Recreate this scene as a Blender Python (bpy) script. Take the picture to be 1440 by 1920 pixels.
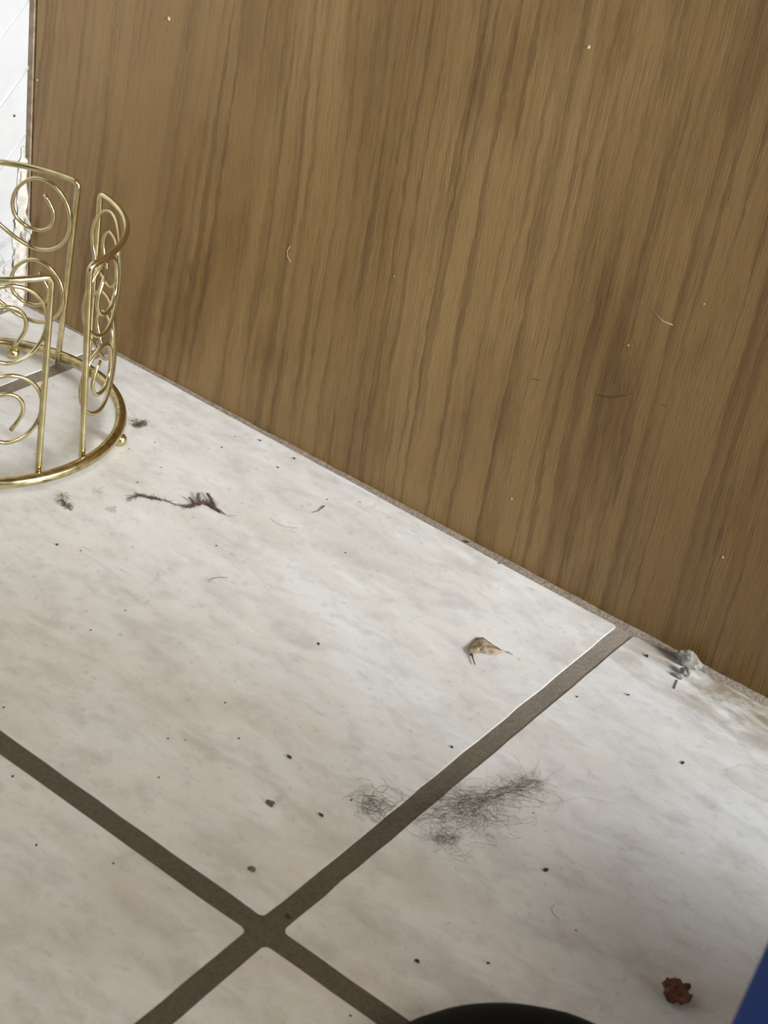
import bpy, bmesh, math, random
from math import sin, cos, pi, radians, sqrt
from mathutils import Vector, Matrix, noise

for o in list(bpy.data.objects):
    bpy.data.objects.remove(o, do_unlink=True)
scene = bpy.context.scene
C = scene.collection
rnd = random.Random(7)

# ------------------------------------------------------------------ camera
cam_d = bpy.data.cameras.new('camera')
cam = bpy.data.objects.new('camera', cam_d)
C.objects.link(cam)
cam_d.sensor_fit = 'VERTICAL'
cam_d.sensor_height = 24.0
cam_d.lens = 38.2737
cam_d.clip_start = 0.01
cam.matrix_world = Matrix((
    (0.78755117, -0.42483514, 0.44640593, 0.207898),
    (0.59916209, 0.35847435, -0.71589171, -0.545377),
    (0.14411088, 0.83127086, 0.53686201, 0.400202),
    (0, 0, 0, 1)))
cam_d.dof.use_dof = True
cam_d.dof.focus_distance = 0.74
cam_d.dof.aperture_fstop = 20.0
scene.camera = cam

# ------------------------------------------------------------------ light
scene.view_settings.view_transform = 'Standard'
scene.view_settings.look = 'None'
scene.view_settings.gamma = 1.0
scene.view_settings.use_curve_mapping = False
scene.view_settings.exposure = 0.10

w = bpy.data.worlds.new('world')
scene.world = w
w.use_nodes = True
bg = w.node_tree.nodes['Background']
bg.inputs[0].default_value = (0.80, 0.82, 0.86, 1)
bg.inputs[1].default_value = 0.04

def area_light(name, loc, target, sx, sy, power, col):
    d = bpy.data.lights.new(name, 'AREA')
    d.shape = 'RECTANGLE'
    d.size = sx
    d.size_y = sy
    d.energy = power
    d.color = col
    o = bpy.data.objects.new(name, d)
    C.objects.link(o)
    o.location = loc
    o.rotation_euler = (Vector(target) - Vector(loc)).to_track_quat('-Z', 'Y').to_euler()
    return o
area_light('window_daylight', (2.046, -0.259, 0.838), (0, -0.08, 0.05), 0.7, 0.7, 132, (0.96, 0.985, 1.0))
area_light('fill_light', (0.982, -1.251, 1.633), (0, -0.08, 0.05), 0.7, 0.7, 25, (1.0, 0.93, 0.82))  # added fill from the front right, no lamp seen there

# ------------------------------------------------------------------ helpers
def link(o, parent=None):
    C.objects.link(o)
    if parent is not None:
        o.parent = parent
    return o

def mesh_obj(name, verts, faces, mat, parent=None, smooth=False):
    me = bpy.data.meshes.new(name)
    me.from_pydata([tuple(v) for v in verts], [], faces)
    me.update()
    if smooth:
        me.shade_smooth()
    if mat is not None:
        me.materials.append(mat)
    o = bpy.data.objects.new(name, me)
    return link(o, parent)

def empty(name, loc=(0, 0, 0)):
    o = bpy.data.objects.new(name, None)
    o.empty_display_size = 0.02
    o.location = loc
    C.objects.link(o)
    return o

def tag(o, label=None, cat=None, group=None, kind=None):
    if label: o['label'] = label
    if cat: o['category'] = cat
    if group: o['group'] = group
    if kind: o['kind'] = kind
    return o

def box_vf(x0, x1, y0, y1, z0, z1):
    v = [(x0, y0, z0), (x1, y0, z0), (x1, y1, z0), (x0, y1, z0), (x0, y0, z1), (x1, y0, z1), (x1, y1, z1), (x0, y1, z1)]
    f = [(0, 3, 2, 1), (4, 5, 6, 7), (0, 1, 5, 4), (1, 2, 6, 5), (2, 3, 7, 6), (3, 0, 4, 7)]
    return v, f

def tube_vf(pts, rad, n=8, cap=True, base=0):
    """tube along a polyline; rad is a number or a list"""
    P = [Vector(p) for p in pts]
    m = len(P)
    R = rad if isinstance(rad, (list, tuple)) else [rad] * m
    T = []
    for i in range(m):
        t = (P[min(i + 1, m - 1)] - P[max(i - 1, 0)])
        T.append(t.normalized() if t.length > 1e-9 else Vector((0, 0, 1)))
    up = Vector((0, 0, 1)) if abs(T[0].z) < 0.9 else Vector((1, 0, 0))
    u = T[0].cross(up).normalized()
    V, Fc = [], []
    for i in range(m):
        u = (u - T[i] * u.dot(T[i]))
        u = u.normalized() if u.length > 1e-9 else T[i].orthogonal().normalized()
        v = T[i].cross(u)
        for k in range(n):
            a = 2 * pi * k / n
            V.append(P[i] + (u * cos(a) + v * sin(a)) * R[i])
    for i in range(m - 1):
        for k in range(n):
            a = base + i * n + k
            b = base + i * n + (k + 1) % n
            Fc.append((a, b, b + n, a + n))
    if cap:
        Fc.append(tuple(base + k for k in reversed(range(n))))
        Fc.append(tuple(base + (m - 1) * n + k for k in range(n)))
    return V, Fc

def tube(name, pts, rad, mat, parent=None, n=10):
    v, f = tube_vf(pts, rad, n)
    return mesh_obj(name, v, f, mat, parent, True)

def closed_tube(name, cx, cy, z, r, rad, mat, parent, seg=96, n=14):
    V, Fc = [], []
    for i in range(seg):
        a = 2 * pi * i / seg
        for k in range(n):
            b = 2 * pi * k / n
            rr = r + rad * cos(b)
            V.append((cx + rr * cos(a), cy + rr * sin(a), z + rad * sin(b)))
    for i in range(seg):
        for k in range(n):
            a0, a1 = i * n, ((i + 1) % seg) * n
            Fc.append((a0 + k, a1 + k, a1 + (k + 1) % n, a0 + (k + 1) % n))
    return mesh_obj(name, V, Fc, mat, parent, True)

def rock(name, loc, size, seed, mat, parent=None, rough=0.35, sub=2, flat=1.0):
    """irregular lump resting on z = loc.z"""
    bm = bmesh.new()
    bmesh.ops.create_icosphere(bm, subdivisions=sub, radius=1.0)
    off = Vector((seed * 3.17, seed * 1.91, seed * 0.73))
    for v in bm.verts:
        d = v.co.normalized()
        k = 1 + rough * noise.noise(d * 1.3 + off) * 1.4 + rough * 0.5 * noise.noise(d * 3.1 + off)
        v.co = Vector((d.x * size[0], d.y * size[1], d.z * size[2])) * k
    zm = min(v.co.z for v in bm.verts)
    for v in bm.verts:
        v.co.z -= zm + size[2] * 0.12
        if v.co.z < 0: v.co.z = 0
    me = bpy.data.meshes.new(name)
    bm.to_mesh(me)
    bm.free()
    me.materials.append(mat)
    o = bpy.data.objects.new(name, me)
    o.location = loc
    return link(o, parent)

# ------------------------------------------------------------------ material helpers
class NT:
    def __init__(self, name):
        self.mat = bpy.data.materials.new(name)
        self.mat.use_nodes = True
        self.t = self.mat.node_tree
        self.b = self.t.nodes['Principled BSDF']
    def n(self, typ, **kw):
        nd = self.t.nodes.new(typ)
        for k, v in kw.items():
            setattr(nd, k, v)
        return nd
    def l(self, a, b):
        self.t.links.new(a, b)
    def _in(self, sock, v):
        if isinstance(v, bpy.types.NodeSocket):
            self.l(v, sock)
        else:
            sock.default_value = v
    def math(self, op, a, b=0.0, c=0.0, clamp=False):
        nd = self.n('ShaderNodeMath', operation=op, use_clamp=clamp)
        self._in(nd.inputs[0], a)
        self._in(nd.inputs[1], b)
        self._in(nd.inputs[2], c)
        return nd.outputs[0]
    def mix(self, fac, a, b, blend='MIX'):
        nd = self.n('ShaderNodeMix', data_type='RGBA', blend_type=blend)
        self._in(nd.inputs[0], fac)
        self._in(nd.inputs[6], a)
        self._in(nd.inputs[7], b)
        return nd.outputs[2]
    def noise(self, vec, scale, detail=4.0, rough=0.55, dist=0.0):
        nd = self.n('ShaderNodeTexNoise')
        self._in(nd.inputs['Vector'], vec)
        nd.inputs['Scale'].default_value = scale
        nd.inputs['Detail'].default_value = detail
        nd.inputs['Roughness'].default_value = rough
        nd.inputs['Distortion'].default_value = dist
        return nd.outputs[0]
    def mapping(self, vec, loc=(0, 0, 0), rot=(0, 0, 0), scale=(1, 1, 1)):
        nd = self.n('ShaderNodeMapping')
        self._in(nd.inputs[0], vec)
        nd.inputs[1].default_value = loc
        nd.inputs[2].default_value = rot
        nd.inputs[3].default_value = scale
        return nd.outputs[0]
    def ramp(self, fac, stops, interp='LINEAR'):
        nd = self.n('ShaderNodeValToRGB')
        cr = nd.color_ramp
        cr.interpolation = interp
        while len(cr.elements) < len(stops):
            cr.elements.new(0.5)
        for e, (p, c) in zip(cr.elements, stops):
            e.position = p
            e.color = (*c, 1) if len(c) == 3 else c
        self._in(nd.inputs[0], fac)
        return nd.outputs[0]
    def rng(self, v, a, b, c=0.0, d=1.0, smooth=False):
        nd = self.n('ShaderNodeMapRange')
        if smooth: nd.interpolation_type = 'SMOOTHSTEP'
        self._in(nd.inputs[0], v)
        for i, x in zip((1, 2, 3, 4), (a, b, c, d)):
            self._in(nd.inputs[i], x)
        return nd.outputs[0]
    def pos(self):
        return self.n('ShaderNodeNewGeometry').outputs['Position']
    def sep(self, v):
        nd = self.n('ShaderNodeSeparateXYZ')
        self._in(nd.inputs[0], v)
        return nd.outputs
    def comb(self, x, y, z):
        nd = self.n('ShaderNodeCombineXYZ')
        for i, q in enumerate((x, y, z)):
            self._in(nd.inputs[i], q)
        return nd.outputs[0]
    def bump(self, h, strength=0.3, dist=0.001):
        nd = self.n('ShaderNodeBump')
        self._in(nd.inputs['Height'], h)
        nd.inputs['Strength'].default_value = strength
        nd.inputs['Distance'].default_value = dist
        self.l(nd.outputs[0], self.b.inputs['Normal'])
    def out(self, col=None, rough=None, metal=None, spec=None):
        if col is not None: self._in(self.b.inputs['Base Color'], col)
        if rough is not None: self._in(self.b.inputs['Roughness'], rough)
        if metal is not None: self._in(self.b.inputs['Metallic'], metal)
        if spec is not None: self._in(self.b.inputs['Specular IOR Level'], spec)
        return self.mat

def simple(name, col, rough=0.6, var=0.25, scale=400.0, metal=0.0, spec=0.5):
    m = NT(name)
    f = m.noise(m.pos(), scale, 3)
    c2 = tuple(max(0, x * (1 - var)) for x in col)
    c3 = tuple(min(1, x * (1 + var)) for x in col)
    c = m.ramp(f, [(0.3, c2), (0.7, c3)])
    return m.out(c, rough, metal, spec)

# ---- oak veneer -----------------------------------------------------------
def wood_material():
    m = NT('oak_veneer')
    P = m.pos()
    x, y, z = m.sep(P)
    # grain lines lean a little towards the wall end of the sheet
    s = m.rng(x, -0.30, -0.17, 0.10, 0.0, True)
    lean = m.math('MULTIPLY', s, m.math('SUBTRACT', z, 0.16))
    u = m.math('SUBTRACT', x, lean)
    wav = m.noise(m.comb(m.math('MULTIPLY', x, 14.0), m.math('MULTIPLY', z, 7.0), 0.3), 1.0, 2)
    u = m.math('ADD', u, m.math('MULTIPLY', m.math('SUBTRACT', wav, 0.5), 0.008))
    wav2 = m.noise(m.comb(m.math('MULTIPLY', x, 120.0), m.math('MULTIPLY', z, 40.0), 3.3), 1.0, 2)
    u = m.math('ADD', u, m.math('MULTIPLY', m.math('SUBTRACT', wav2, 0.5), 0.0022))
    jag = m.noise(m.comb(m.math('MULTIPLY', x, 900.0), m.math('MULTIPLY', z, 90.0), 8.1), 1.0, 2)
    uj = m.math('ADD', u, m.math('MULTIPLY', m.math('SUBTRACT', jag, 0.5), 0.0036))
    # growth-line positions across the sheet: (x, strength, half width) in metres
    streaks = [(-0.3647, 0.5, 0.00074), (-0.3566, 0.3, 0.00146), (-0.3415, 0.7, 0.00053), (-0.3364, 0.5, 0.00053), (-0.3289, 0.5, 0.00052), (-0.3248, 0.7, 0.00052), (-0.3182, 0.7, 0.00051), (-0.3096, 0.4, 0.00051), (-0.2819, 0.35, 0.00161), (-0.2757, 0.4, 0.00159), (-0.268, 0.6, 0.00047), (-0.2598, 0.55, 0.00093), (-0.2321, 0.6, 0.00059), (-0.2278, 0.3, 0.00059), (-0.2096, 0.7, 0.00071), (-0.2011, 0.85, 0.00084), (-0.1844, 0.7, 0.00054), (-0.1757, 0.5, 0.0008), (-0.1697, 0.7, 0.0004), (-0.1647, 0.6, 0.00039), (-0.1597, 0.5, 0.00039), (-0.1559, 0.5, 0.00039), (-0.1494, 0.8, 0.00051), (-0.1423, 0.6, 0.00038), (-0.1373, 0.4, 0.00062), (-0.125, 0.9, 0.00073), (-0.0984, 0.7, 0.00069), (-0.0824, 0.9, 0.00078), (-0.0735, 0.6, 0.00033), (-0.0637, 0.9, 0.00043), (-0.0579, 0.6, 0.00043), (-0.0473, 0.8, 0.00063), (-0.0405, 0.5, 0.00082), (-0.0337, 0.7, 0.00041), (-0.0289, 0.5, 0.0006), (-0.0232, 0.6, 0.0004), (-0.0163, 0.7, 0.00147), (-0.0105, 0.7, 0.00048), (0.0214, 0.5, 0.00149), (0.033, 0.5, 0.00104), (0.015, 0.6, 0.00215)]
    def dark(q):
        d = 0.0
        for (sx, st, hw) in streaks:
            t = (q - sx)
            if t < 0:
                g = math.exp(-(t / (hw * 0.45)) ** 2)
            else:
                g = math.exp(-(t / (hw * 2.8)) ** 2) * 0.62 + 0.38 * math.exp(-(t / hw) ** 2)
            d = max(d, st * g)
        return min(1, d)
    segs = [(-0.385, -0.235), (-0.235, -0.085), (-0.085, 0.065)]
    total = None
    for (a, b) in segs:
        fc = m.n('ShaderNodeFloatCurve')
        fac = m.rng(uj, a, b)
        m.l(fac, fc.inputs['Value'])
        cv = fc.mapping.curves[0]
        N = 180
        while len(cv.points) < N + 1:
            cv.points.new(0.5, 0.5)
        for i, pt in enumerate(cv.points):
            pass
        # points are kept sorted: assign in order
        for i in range(N + 1):
            cv.points[i].location = (i / N, dark(a + (b - a) * i / N))
            cv.points[i].handle_type = 'VECTOR'
        fc.mapping.update()
        inside = m.math('MULTIPLY', m.math('GREATER_THAN', uj, a), m.math('LESS_THAN', uj, b))
        v = m.math('MULTIPLY', fc.outputs[0], inside)
        total = v if total is None else m.math('ADD', total, v)
    # beyond the described strip the lines go on at random
    wild = m.noise(m.comb(m.math('MULTIPLY', uj, 130.0), m.math('MULTIPLY', z, 1.5), 5.0), 1.0, 3)
    wild = m.rng(wild, 0.52, 0.68, 0, 0.8)
    out = m.math('GREATER_THAN', uj, 0.065)
    total = m.math('ADD', total, m.math('MULTIPLY', wild, out))
    # lines come and go along their length
    fade = m.noise(m.comb(m.math('MULTIPLY', u, 60.0), m.math('MULTIPLY', z, 9.0), 1.7), 1.0, 2)
    total = m.math('MULTIPLY', total, m.rng(fade, 0.30, 0.62, 0.35, 1.1))
    # extra fainter lines between
    mid = m.noise(m.comb(m.math('MULTIPLY', uj, 220.0), m.math('MULTIPLY', z, 4.0), 2.0), 1.0, 3)
    midl = m.rng(mid, 0.53, 0.64, 0.0, 0.55)
    total = m.math('MAXIMUM', total, midl)
    # short pores
    por = m.noise(m.comb(m.math('MULTIPLY', x, 1500.0), m.math('MULTIPLY', z, 60.0), 0.0), 1.0, 2)
    por = m.rng(por, 0.45, 0.70, 0.0, 0.6)
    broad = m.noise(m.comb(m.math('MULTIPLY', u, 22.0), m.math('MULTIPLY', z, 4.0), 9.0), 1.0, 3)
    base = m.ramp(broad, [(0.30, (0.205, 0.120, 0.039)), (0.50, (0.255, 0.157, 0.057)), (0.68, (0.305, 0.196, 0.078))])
    heart_shade = m.rng(m.math('ADD', x, m.math('MULTIPLY', m.math('SUBTRACT', broad, 0.5), 0.12)), -0.06, 0.05, 0.0, 1.0, True)  # browner wood at the right end, also darkened for the shade there
    base = m.mix(heart_shade, base, m.mix(1.0, base, (0.74, 0.68, 0.60, 1), 'MULTIPLY'))
    lit_left = m.rng(m.math('ADD', x, m.math('MULTIPLY', m.math('SUBTRACT', broad, 0.5), 0.10)), -0.18, -0.34, 0.0, 1.0, True)  # brighter light at the left end, put into the veneer colour
    base = m.mix(lit_left, base, m.mix(1.0, base, (1.14, 1.15, 1.22, 1), 'MULTIPLY'))
    pat = m.noise(m.comb(m.math('MULTIPLY', uj, 48.0), m.math('MULTIPLY', z, 9.0), 6.5), 1.0, 4, 0.62)
    base = m.mix(m.rng(pat, 0.50, 0.64, 0.0, 0.75), base, m.mix(1.0, base, (0.70, 0.63, 0.52, 1), 'MULTIPLY'))
    darkc = m.mix(1.0, base, (0.43, 0.36, 0.27, 1), 'MULTIPLY')
    c = m.mix(m.math('MULTIPLY', total, 1.0, clamp=True), base, darkc)
    c = m.mix(m.math('MULTIPLY', por, 0.55), c, m.mix(1.0, c, (0.60, 0.55, 0.48, 1), 'MULTIPLY'))
    fine = m.noise(m.comb(m.math('MULTIPLY', x, 700.0), m.math('MULTIPLY', z, 700.0), 4.0), 1.0, 2)
    c = m.mix(m.rng(fine, 0.3, 0.7, 0.0, 0.22), c, m.mix(1.0, c, (0.78, 0.76, 0.72, 1), 'MULTIPLY'))
    h = m.math('SUBTRACT', 1.0, m.math('ADD', m.math('MULTIPLY', total, 0.6), por))
    m.bump(h, 0.25, 0.0004)
    return m.out(c, 0.42, 0.0, 0.45)

# ---- ceramic tile ---------------------------------------------------------
def tile_material():
    m = NT('mottled_white_tile')
    P = m.pos()
    oi = m.n('ShaderNodeObjectInfo')
    r = m.math('MULTIPLY', oi.outputs['Random'], 0.0)
    Q = m.mapping(P, rot=(0, 0, radians(-18)), scale=(1, 2.6, 1))
    big = m.noise(Q, 9.0, 5, 0.6, 0.6)
    med = m.noise(Q, 27.0, 7, 0.60, 0.7)
    fin = m.noise(m.mapping(P, rot=(0, 0, radians(-30)), scale=(1, 2.0, 1)), 120.0, 5, 0.65, 0.4)
    c = m.ramp(big, [(0.28, (0.62, 0.595, 0.56)), (0.45, (0.70, 0.69, 0.665)), (0.6, (0.735, 0.745, 0.745)), (0.75, (0.70, 0.665, 0.62))])
    c = m.mix(m.rng(med, 0.52, 0.68, 0.0, 0.55), c, (0.53, 0.51, 0.495, 1))
    c = m.mix(m.rng(med, 0.46, 0.32, 0.0, 0.65), c, (0.80, 0.81, 0.81, 1))
    c = m.mix(m.rng(fin, 0.56, 0.74, 0.0, 0.50), c, (0.48, 0.45, 0.41, 1))
    c = m.mix(m.rng(fin, 0.42, 0.28, 0.0, 0.25), c, (0.83, 0.83, 0.82, 1))
    # soft blotches and smudges trodden into the glaze
    b1 = m.noise(m.mapping(P, loc=(3.1, 1.7, 0), rot=(0, 0, radians(-35)), scale=(1, 1.5, 1)), 48.0, 7, 0.66, 0.3)
    c = m.mix(m.rng(b1, 0.50, 0.70, 0.0, 0.60), c, (0.50, 0.475, 0.455, 1))
    c = m.mix(m.rng(b1, 0.46, 0.34, 0.0, 0.30), c, (0.74, 0.70, 0.62, 1))
    b2 = m.noise(m.mapping(P, loc=(1.3, 5.2, 0)), 130.0, 5, 0.7, 0.2)
    c = m.mix(m.rng(b2, 0.60, 0.72, 0.0, 0.45), c, (0.40, 0.36, 0.33, 1))
    # grime: yellow-brown film along the cabinet foot, worst at the open end
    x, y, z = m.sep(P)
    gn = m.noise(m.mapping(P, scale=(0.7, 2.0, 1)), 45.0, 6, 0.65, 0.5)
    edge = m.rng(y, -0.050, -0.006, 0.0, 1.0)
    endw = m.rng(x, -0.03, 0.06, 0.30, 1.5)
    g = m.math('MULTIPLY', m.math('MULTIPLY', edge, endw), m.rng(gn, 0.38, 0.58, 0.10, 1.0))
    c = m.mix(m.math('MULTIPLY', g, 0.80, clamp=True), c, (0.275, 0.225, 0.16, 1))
    # darker, warmer tone away from the cabinet
    wn = m.noise(P, 16.0, 5, 0.6)
    wd = m.math('MULTIPLY', m.rng(y, -0.09, -0.20, 0.0, 1.0, True), m.rng(wn, 0.25, 0.6, 0.55, 1.0))
    c = m.mix(m.math('MULTIPLY', wd, 0.8), c, m.mix(1.0, c, (0.80, 0.755, 0.68, 1), 'MULTIPLY'))
    sp = m.noise(P, 260.0, 3, 0.5)
    c = m.mix(m.rng(sp, 0.66, 0.75, 0.0, 0.45), c, (0.36, 0.32, 0.28, 1))
    # dried rings
    for (cx, cy, rx, ry, wdt, amt) in [(0.0846, -0.0506, 0.011, 0.0075, 0.1, 0.4), (0.0719, -0.033, 0.0035, 0.0022, 0.2, 0.25), (-0.2057, -0.1049, 0.0022, 0.0018, 0.25, 0.3), (0.0246, -0.2636, 0.0035, 0.003, 0.2, 0.25), (-0.1299, -0.1531, 0.0045, 0.004, 0.15, 0.12)]:
        dx = m.math('DIVIDE', m.math('SUBTRACT', x, cx), rx)
        dy = m.math('DIVIDE', m.math('SUBTRACT', y, cy), ry)
        rr = m.math('SQRT', m.math('ADD', m.math('MULTIPLY', dx, dx), m.math('MULTIPLY', dy, dy)))
        rn = m.noise(P, 2.2 / rx * 0.5, 3)
        rr = m.math('ADD', rr, m.math('MULTIPLY', m.math('SUBTRACT', rn, 0.5), 0.9))
        q = m.math('ABSOLUTE', m.math('SUBTRACT', rr, 1.0))
        ring = m.rng(q, 0.0, wdt, amt, 0.0)
        inn = m.rng(rr, 1.0, 0.9, 0.0, amt * 0.4)
        c = m.mix(m.math('MAXIMUM', ring, inn), c, (0.38, 0.34, 0.26, 1))
    m.bump(m.math('ADD', m.math('MULTIPLY', med, 0.6), m.math('MULTIPLY', fin, 0.4)), 0.20, 0.0008)
    return m.out(c, m.rng(med, 0.3, 0.7, 0.34, 0.50), 0.0, 0.4)

def grout_material():
    m = NT('brown_grout')
    P = m.pos()
    x, y, z = m.sep(P)
    n1 = m.noise(P, 700.0, 4, 0.7)
    n2 = m.noise(P, 40.0, 4, 0.6)
    c = m.ramp(n1, [(0.3, (0.080, 0.064, 0.043)), (0.7, (0.125, 0.103, 0.074))])
    pale = m.math('MULTIPLY', m.rng(y, -0.17, -0.02, 0.0, 1.0), m.rng(n2, 0.25, 0.65, 0.6, 1.0))
    c = m.mix(m.math('MULTIPLY', pale, 0.85), c, m.ramp(n1, [(0.3, (0.25, 0.215, 0.175)), (0.7, (0.37, 0.325, 0.27))]))
    m.bump(n1, 0.5, 0.0008)
    return m.out(c, 0.9, 0.0, 0.2)

def bead_material():
    m = NT('grey_joint_compound')
    P = m.pos()
    n1 = m.noise(P, 500.0, 4, 0.7)
    c = m.ramp(n1, [(0.3, (0.17, 0.135, 0.10)), (0.7, (0.33, 0.28, 0.23))])
    m.bump(n1, 0.6, 0.001)
    return m.out(c, 0.85, 0.0, 0.2)

def wall_material():
    m = NT('white_gloss_paint')
    P = m.pos()
    x, y, z = m.sep(P)
    n1 = m.noise(P, 60.0, 4, 0.6)
    c = m.ramp(n1, [(0.3, (0.44, 0.45, 0.46)), (0.7, (0.485, 0.49, 0.495))])
    n2 = m.noise(P, 170.0, 4, 0.6, 0.6)
    low = m.rng(z, 0.055, 0.008, 0.0, 1.0)
    spots = m.math('MULTIPLY', m.rng(n2, 0.55, 0.62, 0.0, 1.0), low)
    c = m.mix(m.math('MULTIPLY', spots, 0.85), c, (0.22, 0.20, 0.18, 1))
    n3 = m.noise(m.mapping(P, scale=(1, 0.6, 2.5)), 60.0, 3, 0.5, 1.0)
    cr = m.math('ABSOLUTE', m.math('SUBTRACT', n3, 0.5))
    cr = m.math('MULTIPLY', m.rng(cr, 0.0, 0.012, 1.0, 0.0), m.rng(z, 0.075, 0.03, 0.0, 0.7))
    c = m.mix(cr, c, (0.36, 0.34, 0.32, 1))
    m.bump(m.math('ADD', m.math('MULTIPLY', n1, 0.4), m.math('MULTIPLY', m.math('MULTIPLY', n2, low), 1.0)), 0.35, 0.002)
    return m.out(c, 0.38, 0.0, 0.45)

def gold_material(name, tarnish):
    m = NT(name)
    P = m.pos()
    n1 = m.noise(P, 110.0, 3, 0.6)
    c = m.ramp(n1, [(0.30, (0.52, 0.43, 0.22)), (0.55, (0.66, 0.575, 0.33)), (0.75, (0.76, 0.69, 0.46))])
    n2 = m.noise(P, 240.0, 3, 0.6)
    t = m.rng(n2, 0.55, 0.35, 0.0, tarnish)
    c = m.mix(t, c, (0.26, 0.18, 0.075, 1))
    return m.out(c, m.rng(n1, 0.3, 0.7, 0.28, 0.18), 1.0)

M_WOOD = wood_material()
M_TILE = tile_material()
M_GROUT = grout_material()
M_BEAD = bead_material()
M_WALL = wall_material()
M_GOLD = gold_material('pale_brass_wire', 0.18)
M_RING = gold_material('tarnished_brass_ring', 0.65)
M_DARKGAP = simple('dark_gap', (0.035, 0.022, 0.012), 0.9)
M_STAIN = simple('scratch_brown', (0.10, 0.055, 0.022), 0.8, 0.2)
M_STRIP = simple('weathered_wood_edge', (0.25, 0.19, 0.125), 0.7, 0.3, 250)
M_CAULK = simple('old_white_caulk', (0.50, 0.475, 0.43), 0.75, 0.18, 300)
M_FLAKE = simple('grey_paint_flake', (0.50, 0.49, 0.46), 0.5, 0.1, 200)
M_HAIR = simple('dark_hair', (0.085, 0.065, 0.055), 0.7, 0.3)
M_LINT = simple('brown_lint', (0.11, 0.075, 0.06), 0.9, 0.4)
M_SPECK = simple('dark_dirt', (0.035, 0.025, 0.02), 0.9, 0.3)
M_RED = simple('dark_red_dirt', (0.09, 0.02, 0.012), 0.8, 0.3)
M_CHUNK = simple('grey_mortar', (0.22, 0.205, 0.18), 0.95, 0.25, 500)
M_CRUMB = simple('rust_brown_crumb', (0.095, 0.026, 0.008), 0.7, 0.6, 350)
M_LEAF = simple('dry_tan_husk', (0.33, 0.26, 0.175), 0.8, 0.45, 450)
M_SHOE = simple('black_shoe_leather', (0.003, 0.003, 0.003), 0.7, 0.2, 300, 0, 0.08)
M_SOLE = simple('black_rubber_sole', (0.005, 0.0045, 0.004), 0.85, 0.2, 300, 0, 0.08)
M_BLUE = simple('blue_cotton_cloth', (0.008, 0.030, 0.145), 0.85, 0.12, 900, 0, 0.2)
M_SHIRT = simple('dark_grey_cotton', (0.05, 0.052, 0.06), 0.9, 0.12, 500, 0, 0.2)
M_SKIN = simple('skin', (0.52, 0.33, 0.24), 0.55, 0.06, 60)
M_FLECK = simple('pale_paint_fleck', (0.42, 0.34, 0.24), 0.7, 0.1)

# ------------------------------------------------------------------ setting: floor
WALL_X = -0.3775
floor_v, floor_f = box_vf(WALL_X - 0.10, 1.20, -1.40, 0.10, -0.05, -0.0004)
floor = tag(mesh_obj('floor', floor_v, floor_f, M_GROUT), 'floor of mottled white tiles with brown grout', None, None, 'structure')

def tile_mesh(w_, d_, seed, tilt=0.0):
    """tile with rounded corners, a rounded arris and slightly wavy edges, centred at the origin, top at z = 0"""
    R = min(0.0022, w_ * 0.3)
    rr = random.Random(seed)
    def outline(inset, z):
        pts = []
        hw, hd = w_ / 2 - inset, d_ / 2 - inset
        rad = R
        corners = [(hw - rad, hd - rad, 0), (-hw + rad, hd - rad, 90), (-hw + rad, -hd + rad, 180), (hw - rad, -hd + rad, 270)]
        for ci, (cx, cy, a0) in enumerate(corners):
            for k in range(5):
                a = radians(a0 + 90 * k / 4)
                pts.append([cx + rad * cos(a), cy + rad * sin(a), z])
            nx, ny, na = corners[(ci + 1) % 4]
            ax, ay = pts[-1][0], pts[-1][1]
            bx, by = nx + rad * cos(radians(na)), ny + rad * sin(radians(na))
            for k in range(1, 24):
                t = k / 24
                pts.append([ax + (bx - ax) * t, ay + (by - ay) * t, z])
        for p in pts:
            q = Vector((p[0] * 90 + seed * 11.3, p[1] * 90, 0))
            q2 = Vector((p[0] * 500 + seed * 5.1, p[1] * 500, 2.0))
            p[0] += 0.00045 * noise.noise(q) + 0.00018 * noise.noise(q2)
            p[1] += 0.00045 * noise.noise(q + Vector((7, 3, 1))) + 0.00018 * noise.noise(q2 + Vector((3, 1, 0)))
            if p[1] > 0: p[1] -= tilt * p[0] / w_
        return pts
    rings = [outline(0.0002, -0.006), outline(0.0, -0.0003), outline(0.0001, -0.00008), outline(0.0004, 0.0)]
    n = len(rings[0])
    V = [tuple(p) for r_ in rings for p in r_]
    Fc = []
    for i in range(3):
        for k in range(n):
            Fc.append((i * n + k, i * n + (k + 1) % n, (i + 1) * n + (k + 1) % n, (i + 1) * n + k))
    Fc.append(tuple(3 * n + k for k in range(n)))
    return V, Fc

G = 0.0041            # half a grout joint
cols = [(WALL_X + 0.004, -0.313 - G), (-0.313 + G, -G), (G, 0.313 - G), (0.313 + G, 0.626 - G), (0.626 + G, 0.939 - G)]
rows = [(-0.240 + G, -0.0046), (-0.553 + G, -0.240 - G), (-0.866 + G, -0.553 - G), (-1.179 + G, -0.866 - G)]
k = 0
for (y0, y1) in rows:
    for (x0, x1) in cols:
        k += 1
        tilt = 0.0
        if y1 > -0.01:
            # cut tiles: the joint at the cabinet widens towards the open end
            edge = lambda q: 0.0012 + 0.0036 * min(1.0, max(0.0, (q + 0.38) / 0.42))
            tilt = edge(x1) - edge(x0)
            y1 = -(edge(x0) + edge(x1)) / 2
        v, f = tile_mesh(x1 - x0, y1 - y0, k, tilt)
        t = mesh_obj('tile', v, f, M_TILE, floor)
        t.location = ((x0 + x1) / 2, (y0 + y1) / 2, 0)

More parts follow.
